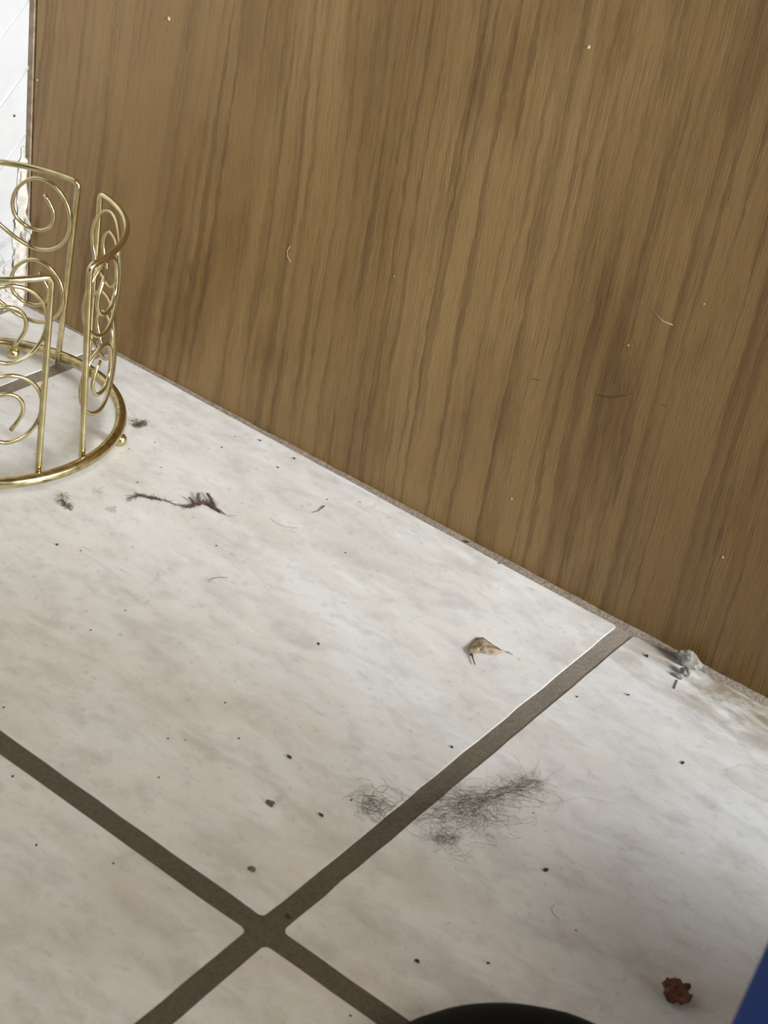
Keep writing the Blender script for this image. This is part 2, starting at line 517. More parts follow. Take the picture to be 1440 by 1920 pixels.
# ragged joint compound along the foot of the cabinet
V, Fc = [], []
NB = 260
for i in range(NB + 1):
    xx = WALL_X + 0.002 + (0.95 - WALL_X) * i / NB
    n1 = noise.noise(Vector((xx * 60, 0, 0)))
    n2 = noise.noise(Vector((xx * 400, 4, 0)))
    wid = 0.0008 + 0.0036 * min(1.0, max(0.0, (xx + 0.38) / 0.42)) + 0.0004 * n1 + 0.0003 * n2
    top = 0.0005 + 0.0004 * n1 + 0.0004 * n2
    V += [(xx, -wid - 0.0006, -0.0015), (xx, -wid, -0.0001), (xx, -wid * 0.55, top * 0.8), (xx, 0.001, top)]
for i in range(NB):
    for j in range(3):
        a = i * 4 + j
        Fc.append((a, a + 4, a + 5, a + 1))
mesh_obj('grout_bead', V, Fc, M_BEAD, floor, True)

# ------------------------------------------------------------------ setting: white wall
wv, wf = box_vf(WALL_X - 0.10, WALL_X, -1.40, 0.10, -0.0012, 1.40)
wall = tag(mesh_obj('wall_left', wv, wf, M_WALL), 'white glossy painted wall with chipped foot', None, None, 'structure')
# slanting paint ridges
for i in range(14):
    z0 = 0.1619 - 0.0338 * (i - 8)
    if z0 < 0.02: continue
    pts, rad = [], []
    for j in range(70):
        yy = -0.0004 - 0.010 * j
        zz = z0 + yy * 0.93
        if zz < 0.07 : break
        q = noise.noise(Vector((yy * 30, z0 * 20, 0)))
        pts.append((WALL_X - 0.0004 + 0.0003 * q, yy, zz + 0.0006 * q))
        rad.append(0.0011 if i % 2 else 0.0008)
    if len(pts) > 2:
        tube('paint_ridge', pts, rad, M_WALL, wall, 8)
# crumbling caulk in the corner
V, Fc = [], []
NZ, NA = 46, 7
for i in range(NZ + 1):
    zz = -0.0005 + 0.088 * i / NZ
    for j in range(NA):
        a = radians(-100 + 190 * j / (NA - 1))
        q = Vector((zz * 90, j * 0.9, 3.0))
        rr = 0.0030 + 0.0016 * noise.noise(q) + 0.0009 * noise.noise(q * 3.1)
        rr *= (0.35 if zz > 0.08 else 1.0) * (1.25 if zz < 0.05 else 0.8)
        V.append((WALL_X + 0.0003 + max(0.0002, rr * 0.9 * cos(a)), -0.0012 + rr * 1.3 * sin(a) - 0.0015, zz))
for i in range(NZ):
    for j in range(NA - 1):
        a = i * NA + j
        Fc.append((a, a + 1, a + NA + 1, a + NA))
mesh_obj('caulk_bead', V, Fc, M_CAULK, wall)
for i, (dy, zz, s) in enumerate([(-0.006, 0.002, 0.004), (-0.013, 0.001, 0.0035), (-0.009, 0.010, 0.003), (-0.0035, 0.0155, 0.0028), (-0.016, 0.012, 0.0025), (-0.0125, 0.022, 0.002)]):
    rock('plaster_chip', (WALL_X + 0.0006, dy, max(zz - 0.002, -0.001)), (s * 0.55, s, s), 40 + i, M_CAULK, wall, 0.5, 2)
fl = rock('paint_flake', (WALL_X + 0.0075, -0.0030, 0.0425), (0.0022, 0.0005, 0.0045), 77, M_FLAKE, wall, 0.15, 2)
fl.rotation_euler = (0, radians(-18), radians(12))
rock('plaster_chip', (WALL_X + 0.0040, -0.0030, 0.0360), (0.0030, 0.0018, 0.0040), 52, M_CAULK, wall, 0.5, 2)
hole = rock('chipped_hole', (WALL_X + 0.0022, -0.0035, 0.0400), (0.0012, 0.0013, 0.0032), 61, M_DARKGAP, wall, 0.3, 2)
rock('wall_spot', (WALL_X, -0.0087, 0.1036), (0.0004, 0.0010, 0.0008), 33, M_RED, wall, 0.5, 1)

# ------------------------------------------------------------------ cabinet
cab = tag(empty('cabinet', (0.3, 0.0, 0.0)), 'oak veneer cabinet side standing on the tiles against the white wall', 'cabinet')
def cab_child(o):
    o.parent = cab
    o.matrix_parent_inverse = Matrix.Translation((-0.3, 0, 0))
    return o
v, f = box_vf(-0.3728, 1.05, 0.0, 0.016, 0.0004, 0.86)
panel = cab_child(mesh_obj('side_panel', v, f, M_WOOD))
v, f = box_vf(-0.3770, -0.3742, -0.0008, 0.012, 0.0005, 0.86)
cab_child(mesh_obj('edge_strip', v, f, M_STRIP))
v, f = box_vf(-0.3744, -0.3726, 0.004, 0.014, 0.0005, 0.86)
cab_child(mesh_obj('dark_joint', v, f, M_DARKGAP))
v, f = box_vf(-0.370, 1.045, 0.0165, 0.55, 0.0005, 0.86)
cab_child(mesh_obj('carcass', v, f, M_STRIP))
v, f = box_vf(-0.376, 1.07, -0.02, 0.57, 0.8605, 0.895)
cab_child(mesh_obj('top', v, f, M_STRIP))
# little pale flecks and dark scratches on the veneer
for i, (fx, fz, s) in enumerate([(0.0297, 0.052, 0.0008), (-0.0685, 0.0307, 0.0007), (-0.2885, 0.1772, 0.0012), (-0.3713, 0.1229, 0.0009), (-0.0785, 0.2279, 0.0011), (-0.0330, 0.1215, 0.0006), (-0.0069, 0.1503, 0.0006), (-0.1475, 0.1060, 0.0005)]):
    o = rock('paint_fleck', (0, 0, 0), (s * 0.6, s * 0.8, s * 0.3), 70 + i, M_FLECK, None, 0.5, 1)
    o.parent = panel
    o.rotation_euler = (radians(90), 0, rnd.uniform(0, 1))
    o.location = (fx, 0.0001, fz)
for i, pts in enumerate([[(-0.0408, 0.0953), (-0.035, 0.0965), (-0.0290, 0.1003), (-0.0249, 0.1018)], [(-0.2642, 0.0672), (-0.2630, 0.0630), (-0.2606, 0.0588)], [(-0.0125, 0.1035), (-0.009, 0.1040)], [(-0.0718, 0.0890), (-0.0660, 0.0905)]]):
    o = tube('scratch', [(a, -0.00002, b) for a, b in pts], [0.00012, 0.00024, 0.00020, 0.00008][:len(pts)] if len(pts) > 2 else 0.00014, M_STAIN, None, 6)
    o.parent = panel
for i, pts in enumerate([[(-0.2052, 0.0985), (-0.2068, 0.0955), (-0.2062, 0.0925), (-0.2040, 0.0908)], [(-0.0265, 0.1395), (-0.0215, 0.1370), (-0.0170, 0.1372)]]):
    o = tube('pale_scuff', [(a, -0.00002, b) for a, b in pts], 0.00013, M_FLECK, None, 6)
    o.parent = panel

# ------------------------------------------------------------------ brass wire basket
BX, BY = -0.29651, -0.10067
RW = 0.0622
bas = tag(empty('wire_basket', (BX, BY, 0)), 'round gold wire holder with scrollwork panels standing by the cabinet', 'wire holder')
closed_tube('base_ring', 0, 0, 0.0088, 0.0652, 0.0027, M_RING, bas)
for a in (34, 124, 214, 304):
    bm = bmesh.new()
    bmesh.ops.create_uvsphere(bm, u_segments=20, v_segments=14, radius=0.0032)
    me = bpy.data.meshes.new('ball_foot')
    bm.to_mesh(me); bm.free()
    me.shade_smooth()
    me.materials.append(M_GOLD)
    o = bpy.data.objects.new('ball_foot', me)
    o.location = (0.0662 * cos(radians(a)), 0.0662 * sin(radians(a)), 0.0032)
    link(o, bas)

def on_cyl(a_deg, z, r=RW):
    return (r * cos(radians(a_deg)), r * sin(radians(a_deg)), z)

ZT = 0.1035
# (lower end low, lower end high, upper end low, upper end high) in degrees
panels = [(5.2, 4.0, 83.5, 80.8), (101.5, 94.5, 178.0, 183.0), (196.0, 192.0, 262.0, 266.0), (-90.0, -92.0, -17.2, -14.2)]
for (a0b, a0t, a1b, a1t) in panels:
    # hoop: up, over along the rim, down
    pts = []
    for i in range(12):
        t = i / 11
        pts.append(on_cyl(a0b + (a0t - a0b) * t, 0.0062 + (ZT - 0.0030 - 0.0062) * t))
    for i in range(1, 6):
        b = radians(90 * i / 5)
        pts.append(on_cyl(a0t + math.degrees(0.0030 * (1 - cos(b)) / RW), ZT - 0.0030 + 0.0030 * sin(b)))
    c0 = a0t + math.degrees(0.0030 / RW)
    c1 = a1t - math.degrees(0.0030 / RW)
    for i in range(1, 24):
        pts.append(on_cyl(c0 + (c1 - c0) * i / 24, ZT + 0.0005 * sin(pi * i / 24)))
    for i in range(0, 6):
        b = radians(90 * i / 5)
        pts.append(on_cyl(a1t - math.degrees(0.0030 * (1 - sin(b)) / RW), ZT - 0.0030 + 0.0030 * cos(b)))
    for i in range(1, 12):
        t = i / 11
        pts.append(on_cyl(a1t + (a1b - a1t) * t, ZT - 0.0030 + (0.0062 - ZT + 0.0030) * t))
    tube('hoop', pts, 0.00145, M_GOLD, bas, 10)
    # two S scrolls lying on their side, one above the other
    for (zc, R, sm) in ((0.0825, 0.0178, 0), (0.0425, 0.0164, 1)):
        ws = 0.6 if sm == 0 else 0.3
        lo = a0b + (a0t - a0b) * ws
        hi = a1b + (a1t - a1b) * ws
        arc = math.degrees(R / RW)
        cR, cL = hi - arc + 0.8, lo + arc - 0.8
        half = []
        # from the scroll end outwards: unrolled (s along the rim in metres, z)
        def rad_at(t):       # t: degrees turned inwards from the top
            if t < 185: return R
            if t < 345: return R + (R * 0.50 - R) * ((t - 185) / 160) ** 0.9
            return R * 0.50 - R * 0.02 * (t - 345) / 60
        for i in range(0, 52):
            t = i * 10.0
            if t > 480: break
            ang = radians(90 - t)
            rr = rad_at(t)
            half.append((rr * cos(ang) , rr * sin(ang) - (0.0 if t < 300 else 0.0006)))
        e = half[-1]
        half.append((e[0] - 0.0020, e[1] - 0.0030))
        half.append((e[0] - 0.0042, e[1] - 0.0060))
        right = [(math.radians(cR) * RW + s_, zc + z_) for s_, z_ in half]
        left = [(math.radians(cL) * RW - s_, zc - z_) for s_, z_ in half]
        # the diagonal between the top of the right coil and the bottom of the left one
        p0, p1 = right[0], left[0]
        midp = []
        for i in range(1, 16):
            t = i / 16
            h00 = 2*t**3 - 3*t**2 + 1
            h01 = 1 - h00
            sl = (t**3 - 2*t**2 + t) + (t**3 - t**2)
            midp.append((p0[0] * (1 - t) + p1[0] * t, p0[1] * h00 + p1[1] * h01))
        line = list(reversed(right)) + midp + left
        off = -0.0018
        tube('scroll', [on_cyl(math.degrees(s_ / RW), z_, RW + off) for s_, z_ in line], 0.00096, M_GOLD, bas, 8)

# ------------------------------------------------------------------ litter on the floor
def hairs(name, strands, mat, rad=0.00009, lift=0.0):
    V, Fc = [], []
    for pts in strands:
        v, f = tube_vf(pts, rad, 3, False, len(V))
        V += v
        Fc += f
    return mesh_obj(name, V, Fc, mat)

def curl(rr, x, y, ang, length, bend, n=16, zmax=0.002):
    pts = []
    h = length / n
    k = bend / length
    z = rr.uniform(0.0002, zmax)
    ph = rr.uniform(0, 6)
    for i in range(n + 1):
        zz = 0.00015 + z * (0.5 + 0.5 * sin(ph + i * 0.45))
        pts.append((x, y, zz))
        ang += k * h * (1 + 0.6 * sin(i * 0.6 + ph))
        x += cos(ang) * h
        y += sin(ang) * h
    return pts

# big tuft of hair across the joint
rr = random.Random(11)
S = []
pa, pb = (0.0075, -0.1572), (0.0245, -0.1139)
for i in range(90):
    t = rr.random() ** 0.8
    px = pa[0] + (pb[0] - pa[0]) * t + rr.gauss(0, 0.0018)
    py = pa[1] + (pb[1] - pa[1]) * t + rr.gauss(0, 0.0018)
    ang = math.atan2(pb[1] - pa[1], pb[0] - pa[0]) + rr.gauss(0, 0.25) + (pi if rr.random() < 0.5 else 0)
    S.append(curl(rr, px, py, ang, rr.uniform(0.007, 0.020), rr.gauss(0, 0.8), 16, 0.0010))
for (cx, cy), n_, sp in (((0.0155, -0.1450), 70, 0.0055), ((0.0174, -0.1637), 50, 0.0018), ((0.0233, -0.1409), 34, 0.005), ((0.0268, -0.1213), 20, 0.005), ((0.0190, -0.1568), 30, 0.005), ((0.0084, -0.1484), 30, 0.005)):
    for i in range(n_):
        S.append(curl(rr, cx + rr.gauss(0, sp), cy + rr.gauss(0, sp), rr.uniform(0, 6.3), rr.uniform(0.004, 0.013), rr.gauss(0, 3.5), 16, 0.0010))
for i in range(330):       # the felted core of fine dust
    t = rr.random()
    w_ = 0.0020 + 0.0036 * (1 - t)
    px = pa[0] + (pb[0] - pa[0]) * t + rr.gauss(0, w_)
    py = pa[1] + (pb[1] - pa[1]) * t - abs(rr.gauss(0, w_)) + 0.001
    S.append(curl(rr, px, py, math.atan2(pb[1] - pa[1], pb[0] - pa[0]) + rr.gauss(0, 0.5), rr.uniform(0.002, 0.006), rr.gauss(0, 1.0), 5, 0.0006))
S.append([(*q, 0.0004 + 0.0003 * i) for i, q in enumerate([(0.0244, -0.1338), (0.0316, -0.1268), (0.0374, -0.1176), (0.0416, -0.1092), (0.0488, -0.1058), (0.0525, -0.1043)])])
S.append([(*q, 0.0004) for q in [(0.0260, -0.1181), (0.0269, -0.1046), (0.0277, -0.0983)]])
S.append([(*q, 0.0004) for q in [(0.0173, -0.1642), (0.0116, -0.1693), (0.0077, -0.1703), (0.0018, -0.1688)]])
tag(hairs('hair_tuft', S, M_HAIR, 0.000034), 'big wispy tuft of dark hair beside the grout line', 'hair tuft')
# small curl of hair on the other side of the joint
rr = random.Random(5)
S = []
for (cx, cy), n_, sp in (((-0.0100, -0.1675), 20, 0.0020), ((-0.0091, -0.1721), 16, 0.0012), ((-0.0140, -0.1638), 9, 0.003), ((-0.0056, -0.1637), 8, 0.003)):
    for i in range(n_):
        S.append(curl(rr, cx + rr.gauss(0, sp), cy + rr.gauss(0, sp), rr.uniform(0, 6.3), rr.uniform(0.006, 0.016), rr.choice([-1, 1]) * rr.uniform(2.5, 6)))
tag(hairs('hair_tuft', S, M_HAIR, 0.00005), 'small curled tuft of dark hair left of the grout line', 'hair tuft')

# stringy brown lint in front of the basket
rr = random.Random(3)
S = []
path = [(-0.2064, -0.0918), (-0.2055, -0.0874), (-0.2005, -0.0847), (-0.1973, -0.0829), (-0.1927, -0.0809), (-0.1876, -0.0794), (-0.1848, -0.0762), (-0.1842, -0.0727), (-0.1826, -0.0695), (-0.1778, -0.0698), (-0.1745, -0.0699), (-0.1692, -0.0688)]
dens = [26, 26, 34, 12, 7, 16, 44, 56, 46, 30, 8, 12]
for i in range(len(path) - 1):
    a, b = Vector((*path[i], 0)), Vector((*path[i + 1], 0))
    for j in range(dens[i]):
        t = rr.random()
        q = a.lerp(b, t)
        ang = math.atan2(b.y - a.y, b.x - a.x) + rr.gauss(0, 0.25)
        S.append(curl(rr, q.x + rr.gauss(0, 0.0003), q.y + rr.gauss(0, 0.0003), ang + (pi if rr.random() < .5 else 0), rr.uniform(0.002, 0.005), rr.gauss(0, 0.4), 6, 0.0010))
for (c0, c1, n_) in (((-0.1839, -0.0723), (-0.1888, -0.0674), 26), ((-0.1775, -0.0688), (-0.1861, -0.0642), 26), ((-0.1844, -0.0743), (-0.1889, -0.0729), 14)):
    for j in range(n_):
        a = Vector((*c0, 0.0004)) + Vector((rr.gauss(0, 0.0009), rr.gauss(0, 0.0007), 0))
        b = Vector((*c1, 0.0015)) + Vector((rr.gauss(0, 0.0004), rr.gauss(0, 0.0004), 0))
        m_ = a.lerp(b, 0.5) + Vector((rr.gauss(0, 0.0005), rr.gauss(0, 0.0005), 0.0003))
        S.append([tuple(a), tuple(m_), tuple(b)])
tag(hairs('lint_strand', S, M_LINT, 0.00007), 'stringy dark brown lint strand in front of the wire holder', 'lint')

def fuzz(seedv, blobs, label, mat=M_LINT, cat='lint', rad=0.00008, L=(0.001, 0.003)):
    r2 = random.Random(seedv)
    S = []
    for (c, n_, sp) in blobs:
        for j in range(n_):
            S.append(curl(r2, c[0] + r2.gauss(0, sp), c[1] + r2.gauss(0, sp), r2.uniform(0, 6.3), r2.uniform(*L), r2.gauss(0, 2.0), 8, 0.0018))
    return tag(hairs('lint_ball', S, mat, rad), label, cat)
fuzz(21, [((-0.2489, -0.0431), 40, 0.0009), ((-0.2488, -0.0453), 30, 0.0008), ((-0.2486, -0.0404), 22, 0.0007), ((-0.2526, -0.0422), 10, 0.0005)], 'dark lint ball beside the ball foot of the wire holder', M_LINT)
fuzz(22, [((-0.2270, -0.1132), 14, 0.0010), ((-0.2235, -0.1169), 30, 0.0009), ((-0.2198, -0.1178), 26, 0.0008), ((-0.2173, -0.1180), 10, 0.0006)], 'purplish brown lint smear just below the wire holder', M_LINT)
fuzz(23, [((-0.2051, -0.1042), 12, 0.0012), ((-0.2198, -0.0992), 12, 0.0012)], 'faint grey lint curl near the wire holder', M_HAIR, 'lint', 0.00004)

def strand(name, pts, rad, mat, label, cat):
    fine = []
    P = [Vector((*p, 0.0003)) for p in pts]
    for i in range(len(P) - 1):
        p0, p1, p2, p3 = P[max(i - 1, 0)], P[i], P[i + 1], P[min(i + 2, len(P) - 1)]
        for j in range(6):
            t = j / 6
            fine.append(0.5 * ((2 * p1) + (-p0 + p2) * t + (2 * p0 - 5 * p1 + 4 * p2 - p3) * t * t + (-p0 + 3 * p1 - 3 * p2 + p3) * t ** 3))
    fine.append(P[-1])
    return tag(tube(name, fine, rad, mat, None, 5), label, cat)
strand('hair_strand', [(-0.1411, -0.1122), (-0.1415, -0.1097), (-0.1399, -0.1068), (-0.1377, -0.1043)], 0.00009, M_HAIR, 'short bent hair on the middle tile above the red speck', 'hair')
strand('hair_strand', [(-0.1558, -0.0563), (-0.1491, -0.0569), (-0.1446, -0.0548), (-0.1420, -0.0524)], 0.00005, M_HAIR, 'thin faint hair below the lint strand', 'hair')
strand('hair_strand', [(0.0627, -0.1616), (0.0629, -0.1639), (0.0646, -0.1656), (0.0674, -0.1664)], 0.00007, M_HAIR, 'thin hooked hair on the lower right tile', 'hair')
strand('red_thread', [(-0.1460, -0.0381), (-0.1451, -0.0350), (-0.1455, -0.0322), (-0.1458, -0.0291)], [0.00008] * 6 + [0.00015] * 6 + [0.00028] * 6 + [0.00012], M_RED, 'short dark red thread on the tile near the cabinet', 'thread')
strand('twig', [(0.0346, -0.0240), (0.0337, -0.0210), (0.0328, -0.0179)], 0.00020, M_LINT, 'tiny straw beside the grey mortar chips', 'straw')
strand('wood_splinter', [(-0.2266, -0.0031), (-0.2290, -0.0020), (-0.2314, -0.0009)], 0.00022, M_FLECK, 'pale wood splinter at the foot of the cabinet', 'splinter')

# dry tan husk
outl = [(-0.0392, -0.0676), (-0.0402, -0.0646), (-0.0408, -0.0610), (-0.0409, -0.0585), (-0.0389, -0.0567), (-0.0363, -0.0565), (-0.0333, -0.0569), (-0.0297, -0.0571), (-0.0267, -0.0569), (-0.0285, -0.0589), (-0.0289, -0.0615), (-0.0314, -0.0637), (-0.0341, -0.0656), (-0.0353, -0.0670), (-0.0351, -0.0693), (-0.0360, -0.0703), (-0.0376, -0.0695)]
cx = sum(p[0] for p in outl) / len(outl)
cy = sum(p[1] for p in outl) / len(outl)
V, Fc = [], []
RN = 4
for r_ in range(RN + 1):
    t = 1 - r_ / RN
    for i, p in enumerate(outl):
        px, py = cx + (p[0] - cx) * t, cy + (p[1] - cy) * t
        V.append((px, py, 0.0003 + 0.0014 * (1 - t) * (0.6 + 0.6 * noise.noise(Vector((px * 500, py * 500, 0)))) + (0.0006 if i % 4 == 0 else 0)))
n_ = len(outl)
for r_ in range(RN):
    for i in range(n_):
        Fc.append((r_ * n_ + i, r_ * n_ + (i + 1) % n_, (r_ + 1) * n_ + (i + 1) % n_, (r_ + 1) * n_ + i))
husk = tag(empty('dry_husk', (cx, cy, 0)), 'curled dry tan husk lying on the pale tile', 'husk')
o = mesh_obj('husk_skin', [(a - cx, b - cy, c) for a, b, c in V], Fc, M_LEAF, husk, True)
sm = o.modifiers.new('thick', 'SOLIDIFY'); sm.thickness = 0.0002
o = tube('stalk', [(p[0] - cx, p[1] - cy, 0.0008) for p in ((-0.0359, -0.0692), (-0.0338, -0.0715), (-0.0310, -0.0740))], [0.0004, 0.0003, 0.00025], M_LINT, husk, 6)
o = tube('stalk', [(p[0] - cx, p[1] - cy, 0.0006) for p in ((-0.0285, -0.0574), (-0.0262, -0.0564), (-0.0238, -0.0564))], [0.0003, 0.0002, 0.0001], M_CHUNK, husk, 6)

# mortar chips by the cabinet foot
p = (0.0305, -0.0056)
o = rock('mortar_chip', (p[0], p[1], 0.0), (0.0058, 0.0030, 0.0036), 4, M_CHUNK, None, 0.28, 3); o.rotation_euler[2] = 0.1
tag(o, 'largest grey mortar chip against the foot of the cabinet', 'mortar chip', 'grey mortar chips')
p = (0.0333, -0.0123)
o = rock('mortar_chip', (p[0], p[1], 0.0), (0.0026, 0.0017, 0.0020), 9, M_CHUNK, None, 0.25, 3); o.rotation_euler[2] = -0.4
tag(o, 'middle-sized grey mortar chip in front of the largest one', 'mortar chip', 'grey mortar chips')
p = (0.0324, -0.0158)
o = rock('mortar_chip', (p[0], p[1], 0.0), (0.0018, 0.0012, 0.0012), 15, M_CHUNK, None, 0.4, 2)
tag(o, 'smallest grey mortar chip, farthest from the cabinet', 'mortar chip', 'grey mortar chips')

# rust-brown crumb
p = (0.1130, -0.1686)
crumb = tag(empty('crumb', (p[0], p[1], 0)), 'lumpy rust brown crumb on the tile near the shoe', 'crumb')
for i, (dx, dy, dz, s) in enumerate([(0, 0, 0, 0.0040), (-0.0026, 0.0010, 0.0012, 0.0024), (0.0026, 0.0002, 0.0008, 0.0026), (0.0008, 0.0036, 0.0022, 0.0014), (-0.0018, 0.0030, 0.0026, 0.0018), (0.0010, -0.0010, 0.0034, 0.0020), (0.0018, 0.0046, 0.0034, 0.0011)]):
    rock('lump', (dx, dy, dz), (s, s * 0.9, s * 0.8), 90 + i, M_CRUMB, crumb, 0.55, 2)

# loose specks
specks = [(-0.2330, -0.0490), (-0.2159, -0.0629), (-0.2101, -0.0276), (-0.2127, -0.0153), (-0.2024, -0.0088), (-0.1811, -0.0086), (-0.1812, -0.0206), (-0.2012, -0.1410), (-0.1916, -0.1364), (-0.1484, -0.0240), (-0.1161, -0.0513), (-0.2138, -0.0802), (-0.1566, -0.0904), (-0.1371, -0.0140), (-0.0832, -0.1105), (-0.1500, -0.1521), (-0.1499, -0.1713), (-0.1378, -0.2268), (-0.0844, -0.1652), (-0.0731, -0.2128), (-0.0673, -0.1766), (-0.0178, -0.1721), (0.0517, -0.1500), (0.0436, -0.2154), (0.0607, -0.1994), (0.0232, -0.0423), (0.0593, -0.0625), (-0.0546, -0.2536), (-0.0088, -0.1217), (0.0090, -0.0591), (0.0413, -0.2474), (0.0329, -0.1289), (0.0014, -0.2300), (-0.0652, -0.0050), (-0.0848, -0.0024), (-0.2366, -0.0626), (-0.3006, -0.0275), (-0.0802, -0.1915), (-0.0852, -0.1955), (0.0157, -0.0134), (0.0742, -0.1663), (-0.0784, -0.2657), (-0.1084, -0.2490)]
big = {4: 0.0011, 5: 0.0011, 7: 0.0011, 24: 0.0010, 23: 0.0016, 25: 0.0010, 26: 0.0012, 22: 0.0014, 32: 0.0018, 14: 0.0010, 34: 0.0014, 39: 0.0014, 28: 0.0010, 41: 0.0008}
speck_labels = ["speck just right of the wire holder's ball foot",
    'speck above the left end of the brown lint strand',
    'speck nearest the wire holder in the row toward the cabinet',
    'speck beside the upper end of the pale splinter row',
    'larger black speck close under the cabinet foot',
    'second larger black speck close under the cabinet foot',
    'speck just below the second larger black one',
    'blackest speck below the lint smear at the left',
    'small speck right of the one below the lint smear',
    'speck above the dark red thread',
    'speck in the pale band right of the bent hair',
    'speck left of the lint strand below the basket ring',
    'faint speck between the lint strand and the bent hair',
    'flat speck near the cabinet foot right of the red thread',
    'lone speck in the middle of the large pale tile',
    'speck left of the lone middle speck',
    'second speck left of the lone middle speck',
    'speck at the left picture edge above the grout line',
    'speck above the dark red speck',
    'speck near the left grout line of the middle tile',
    'faint speck between the left grout line and the red speck',
    'speck just left of the small hair tuft',
    'dark speck right below the big hair tuft',
    'dark elongated speck above the black shoe',
    'small speck right of the elongated one above the shoe',
    'speck below the mortar chips on the right tile',
    'black speck in the middle of the right tile',
    'speck on the lower left tile near its upper grout line',
    "speck on the large tile beside the hair tuft's grout line",
    'speck just right of the grout line near the cabinet',
    'speck on the bottom tile beside the lower grout line',
    'speck at the right end of the big hair tuft',
    'black speck lying in the grout beside the crossing',
    'speck close under the cabinet foot above the dry husk',
    'black speck wedged in the joint under the cabinet',
    'speck just below the ball foot',
    'speck lying inside the wire holder ring',
    'faint upper speck of a pair left of the red speck',
    'faint lower speck of a pair left of the red speck',
    'speck left of the mortar chips at the tile corner',
    'speck on the lower right tile above the crumb',
    'speck low on the lower left tile',
    'speck at the left edge just below the grout line']
protos = [rock('dirt_speck', (0, 0, 0), (1, 0.75, 0.55), 200 + i, M_SPECK, None, 0.5, 1) for i in range(4)]
for i, q in enumerate(specks):
    src = protos[i % 4]
    o = src if i < 4 else src.copy()
    if i >= 4: C.objects.link(o)
    s = big.get(i, rnd.uniform(0.0005, 0.0008)) * 0.68
    o.scale = (s, s, s)
    o.rotation_euler = (0, 0, rnd.uniform(0, 6))
    zz = -0.0004 if i in (32,) else 0.0
    o.location = (q[0], q[1], zz)
    tag(o, 'tiny ' + speck_labels[i], 'dirt speck', 'dark specks scattered over the tiles')
for q, s, mt, lab in (((-0.0477, -0.1710), 0.0010, M_RED, 'dark red speck near the middle of the tile'), ((-0.0204, -0.1860), 0.0010, M_CRUMB, 'pale reddish crumb beside the small hair tuft'), ((-0.0368, -0.1946), 0.0016, M_LINT, 'brown fluff speck left of the reddish crumb'), ((-0.0204, -0.2231), 0.0015, M_LINT, 'flat brown speck above the grout crossing')):
    o = rock('dirt_speck', (q[0], q[1], 0), (s, s * 0.7, s * 0.45), int(s * 1e5), mt, None, 0.6, 2)
    tag(o, lab, 'dirt speck')

# ------------------------------------------------------------------ person crouching at the edge: shoe and trouser leg
def loft(name, rings, mat, parent, smooth=True):
    n = len(rings[0])
    V = [p for r_ in rings for p in r_]
    Fc = []
    for i in range(len(rings) - 1):
        for k in range(n):
            Fc.append((i * n + k, i * n + (k + 1) % n, (i + 1) * n + (k + 1) % n, (i + 1) * n + k))
    Fc.append(tuple(reversed(range(n))))
    Fc.append(tuple((len(rings) - 1) * n + k for k in range(n)))
    return mesh_obj(name, V, Fc, mat, parent, smooth)

person = tag(empty('person', (0.20, -0.36, 0)), 'crouching person, only a black shoe and a blue trouser leg at the picture edge', 'person')
def make_shoe(SH, tipx, tipy):
    def shoe_pt(l, s, z):      # l: metres back from the toe tip, s: to the side
        dx, dy = cos(SH), sin(SH)
        return (tipx - dx * l - dy * s - 0.20, tipy - dy * l + dx * s + 0.36, z)
    def half_w(l):
        if l < 0.070:
            t = min(1, l / 0.070)
            return 0.053 * (1 - (1 - t) ** 3.0) ** 0.5
        return 0.051 - 0.016 * min(1, (l - 0.085) / 0.10) if l < 0.24 else 0.035 * sqrt(max(0.02, 1 - ((l - 0.24) / 0.045) ** 2))
    ls = [0.0005, 0.002, 0.005, 0.010, 0.017, 0.027, 0.04, 0.055, 0.075, 0.10, 0.13, 0.16, 0.19, 0.22, 0.245, 0.265, 0.280]
    def sole_ring(l, ext, z0, z1):
        hw = half_w(l) + ext
        return [shoe_pt(l, hw * c_, z0 if q < 0 else z1) for c_, q in ((-1, -1), (-0.5, -1), (0.5, -1), (1, -1), (1, 1), (0.5, 1), (-0.5, 1), (-1, 1))]
    loft('shoe_sole', [sole_ring(l, 0.002, 0.0003, 0.016) for l in ls], M_SOLE, person)
    def upper_ring(l):
        hw = half_w(l)
        if l < 0.06: hh = 0.018 + 0.032 * sqrt(max(0.0, 1 - (1 - l / 0.06) ** 2))
        elif l < 0.16: hh = 0.050 + (l - 0.06) / 0.10 * 0.040
        else: hh = 0.090 + 0.010 * min(1, (l - 0.16) / 0.08)
        pts = []
        for i in range(18):
            a = pi * i / 17
            pts.append(shoe_pt(l + 0.002, hw * cos(a), 0.014 + (hh - 0.014) * sin(a) ** 0.7))
        return pts
    loft('shoe_upper', [upper_ring(l) for l in ls], M_SHOE, person)
    for i in range(5):
        l = 0.085 + i * 0.018
        zt = 0.050 + (l - 0.06) / 0.10 * 0.040
        tube('shoe_lace', [shoe_pt(l, -0.022, zt - 0.006), shoe_pt(l + 0.004, 0.0, zt + 0.003), shoe_pt(l, 0.022, zt - 0.006)], 0.002, M_SOLE, person, 6)

make_shoe(radians(134.0), *(0.0775, -0.2310))

make_shoe(radians(203), 0.76, -0.235)

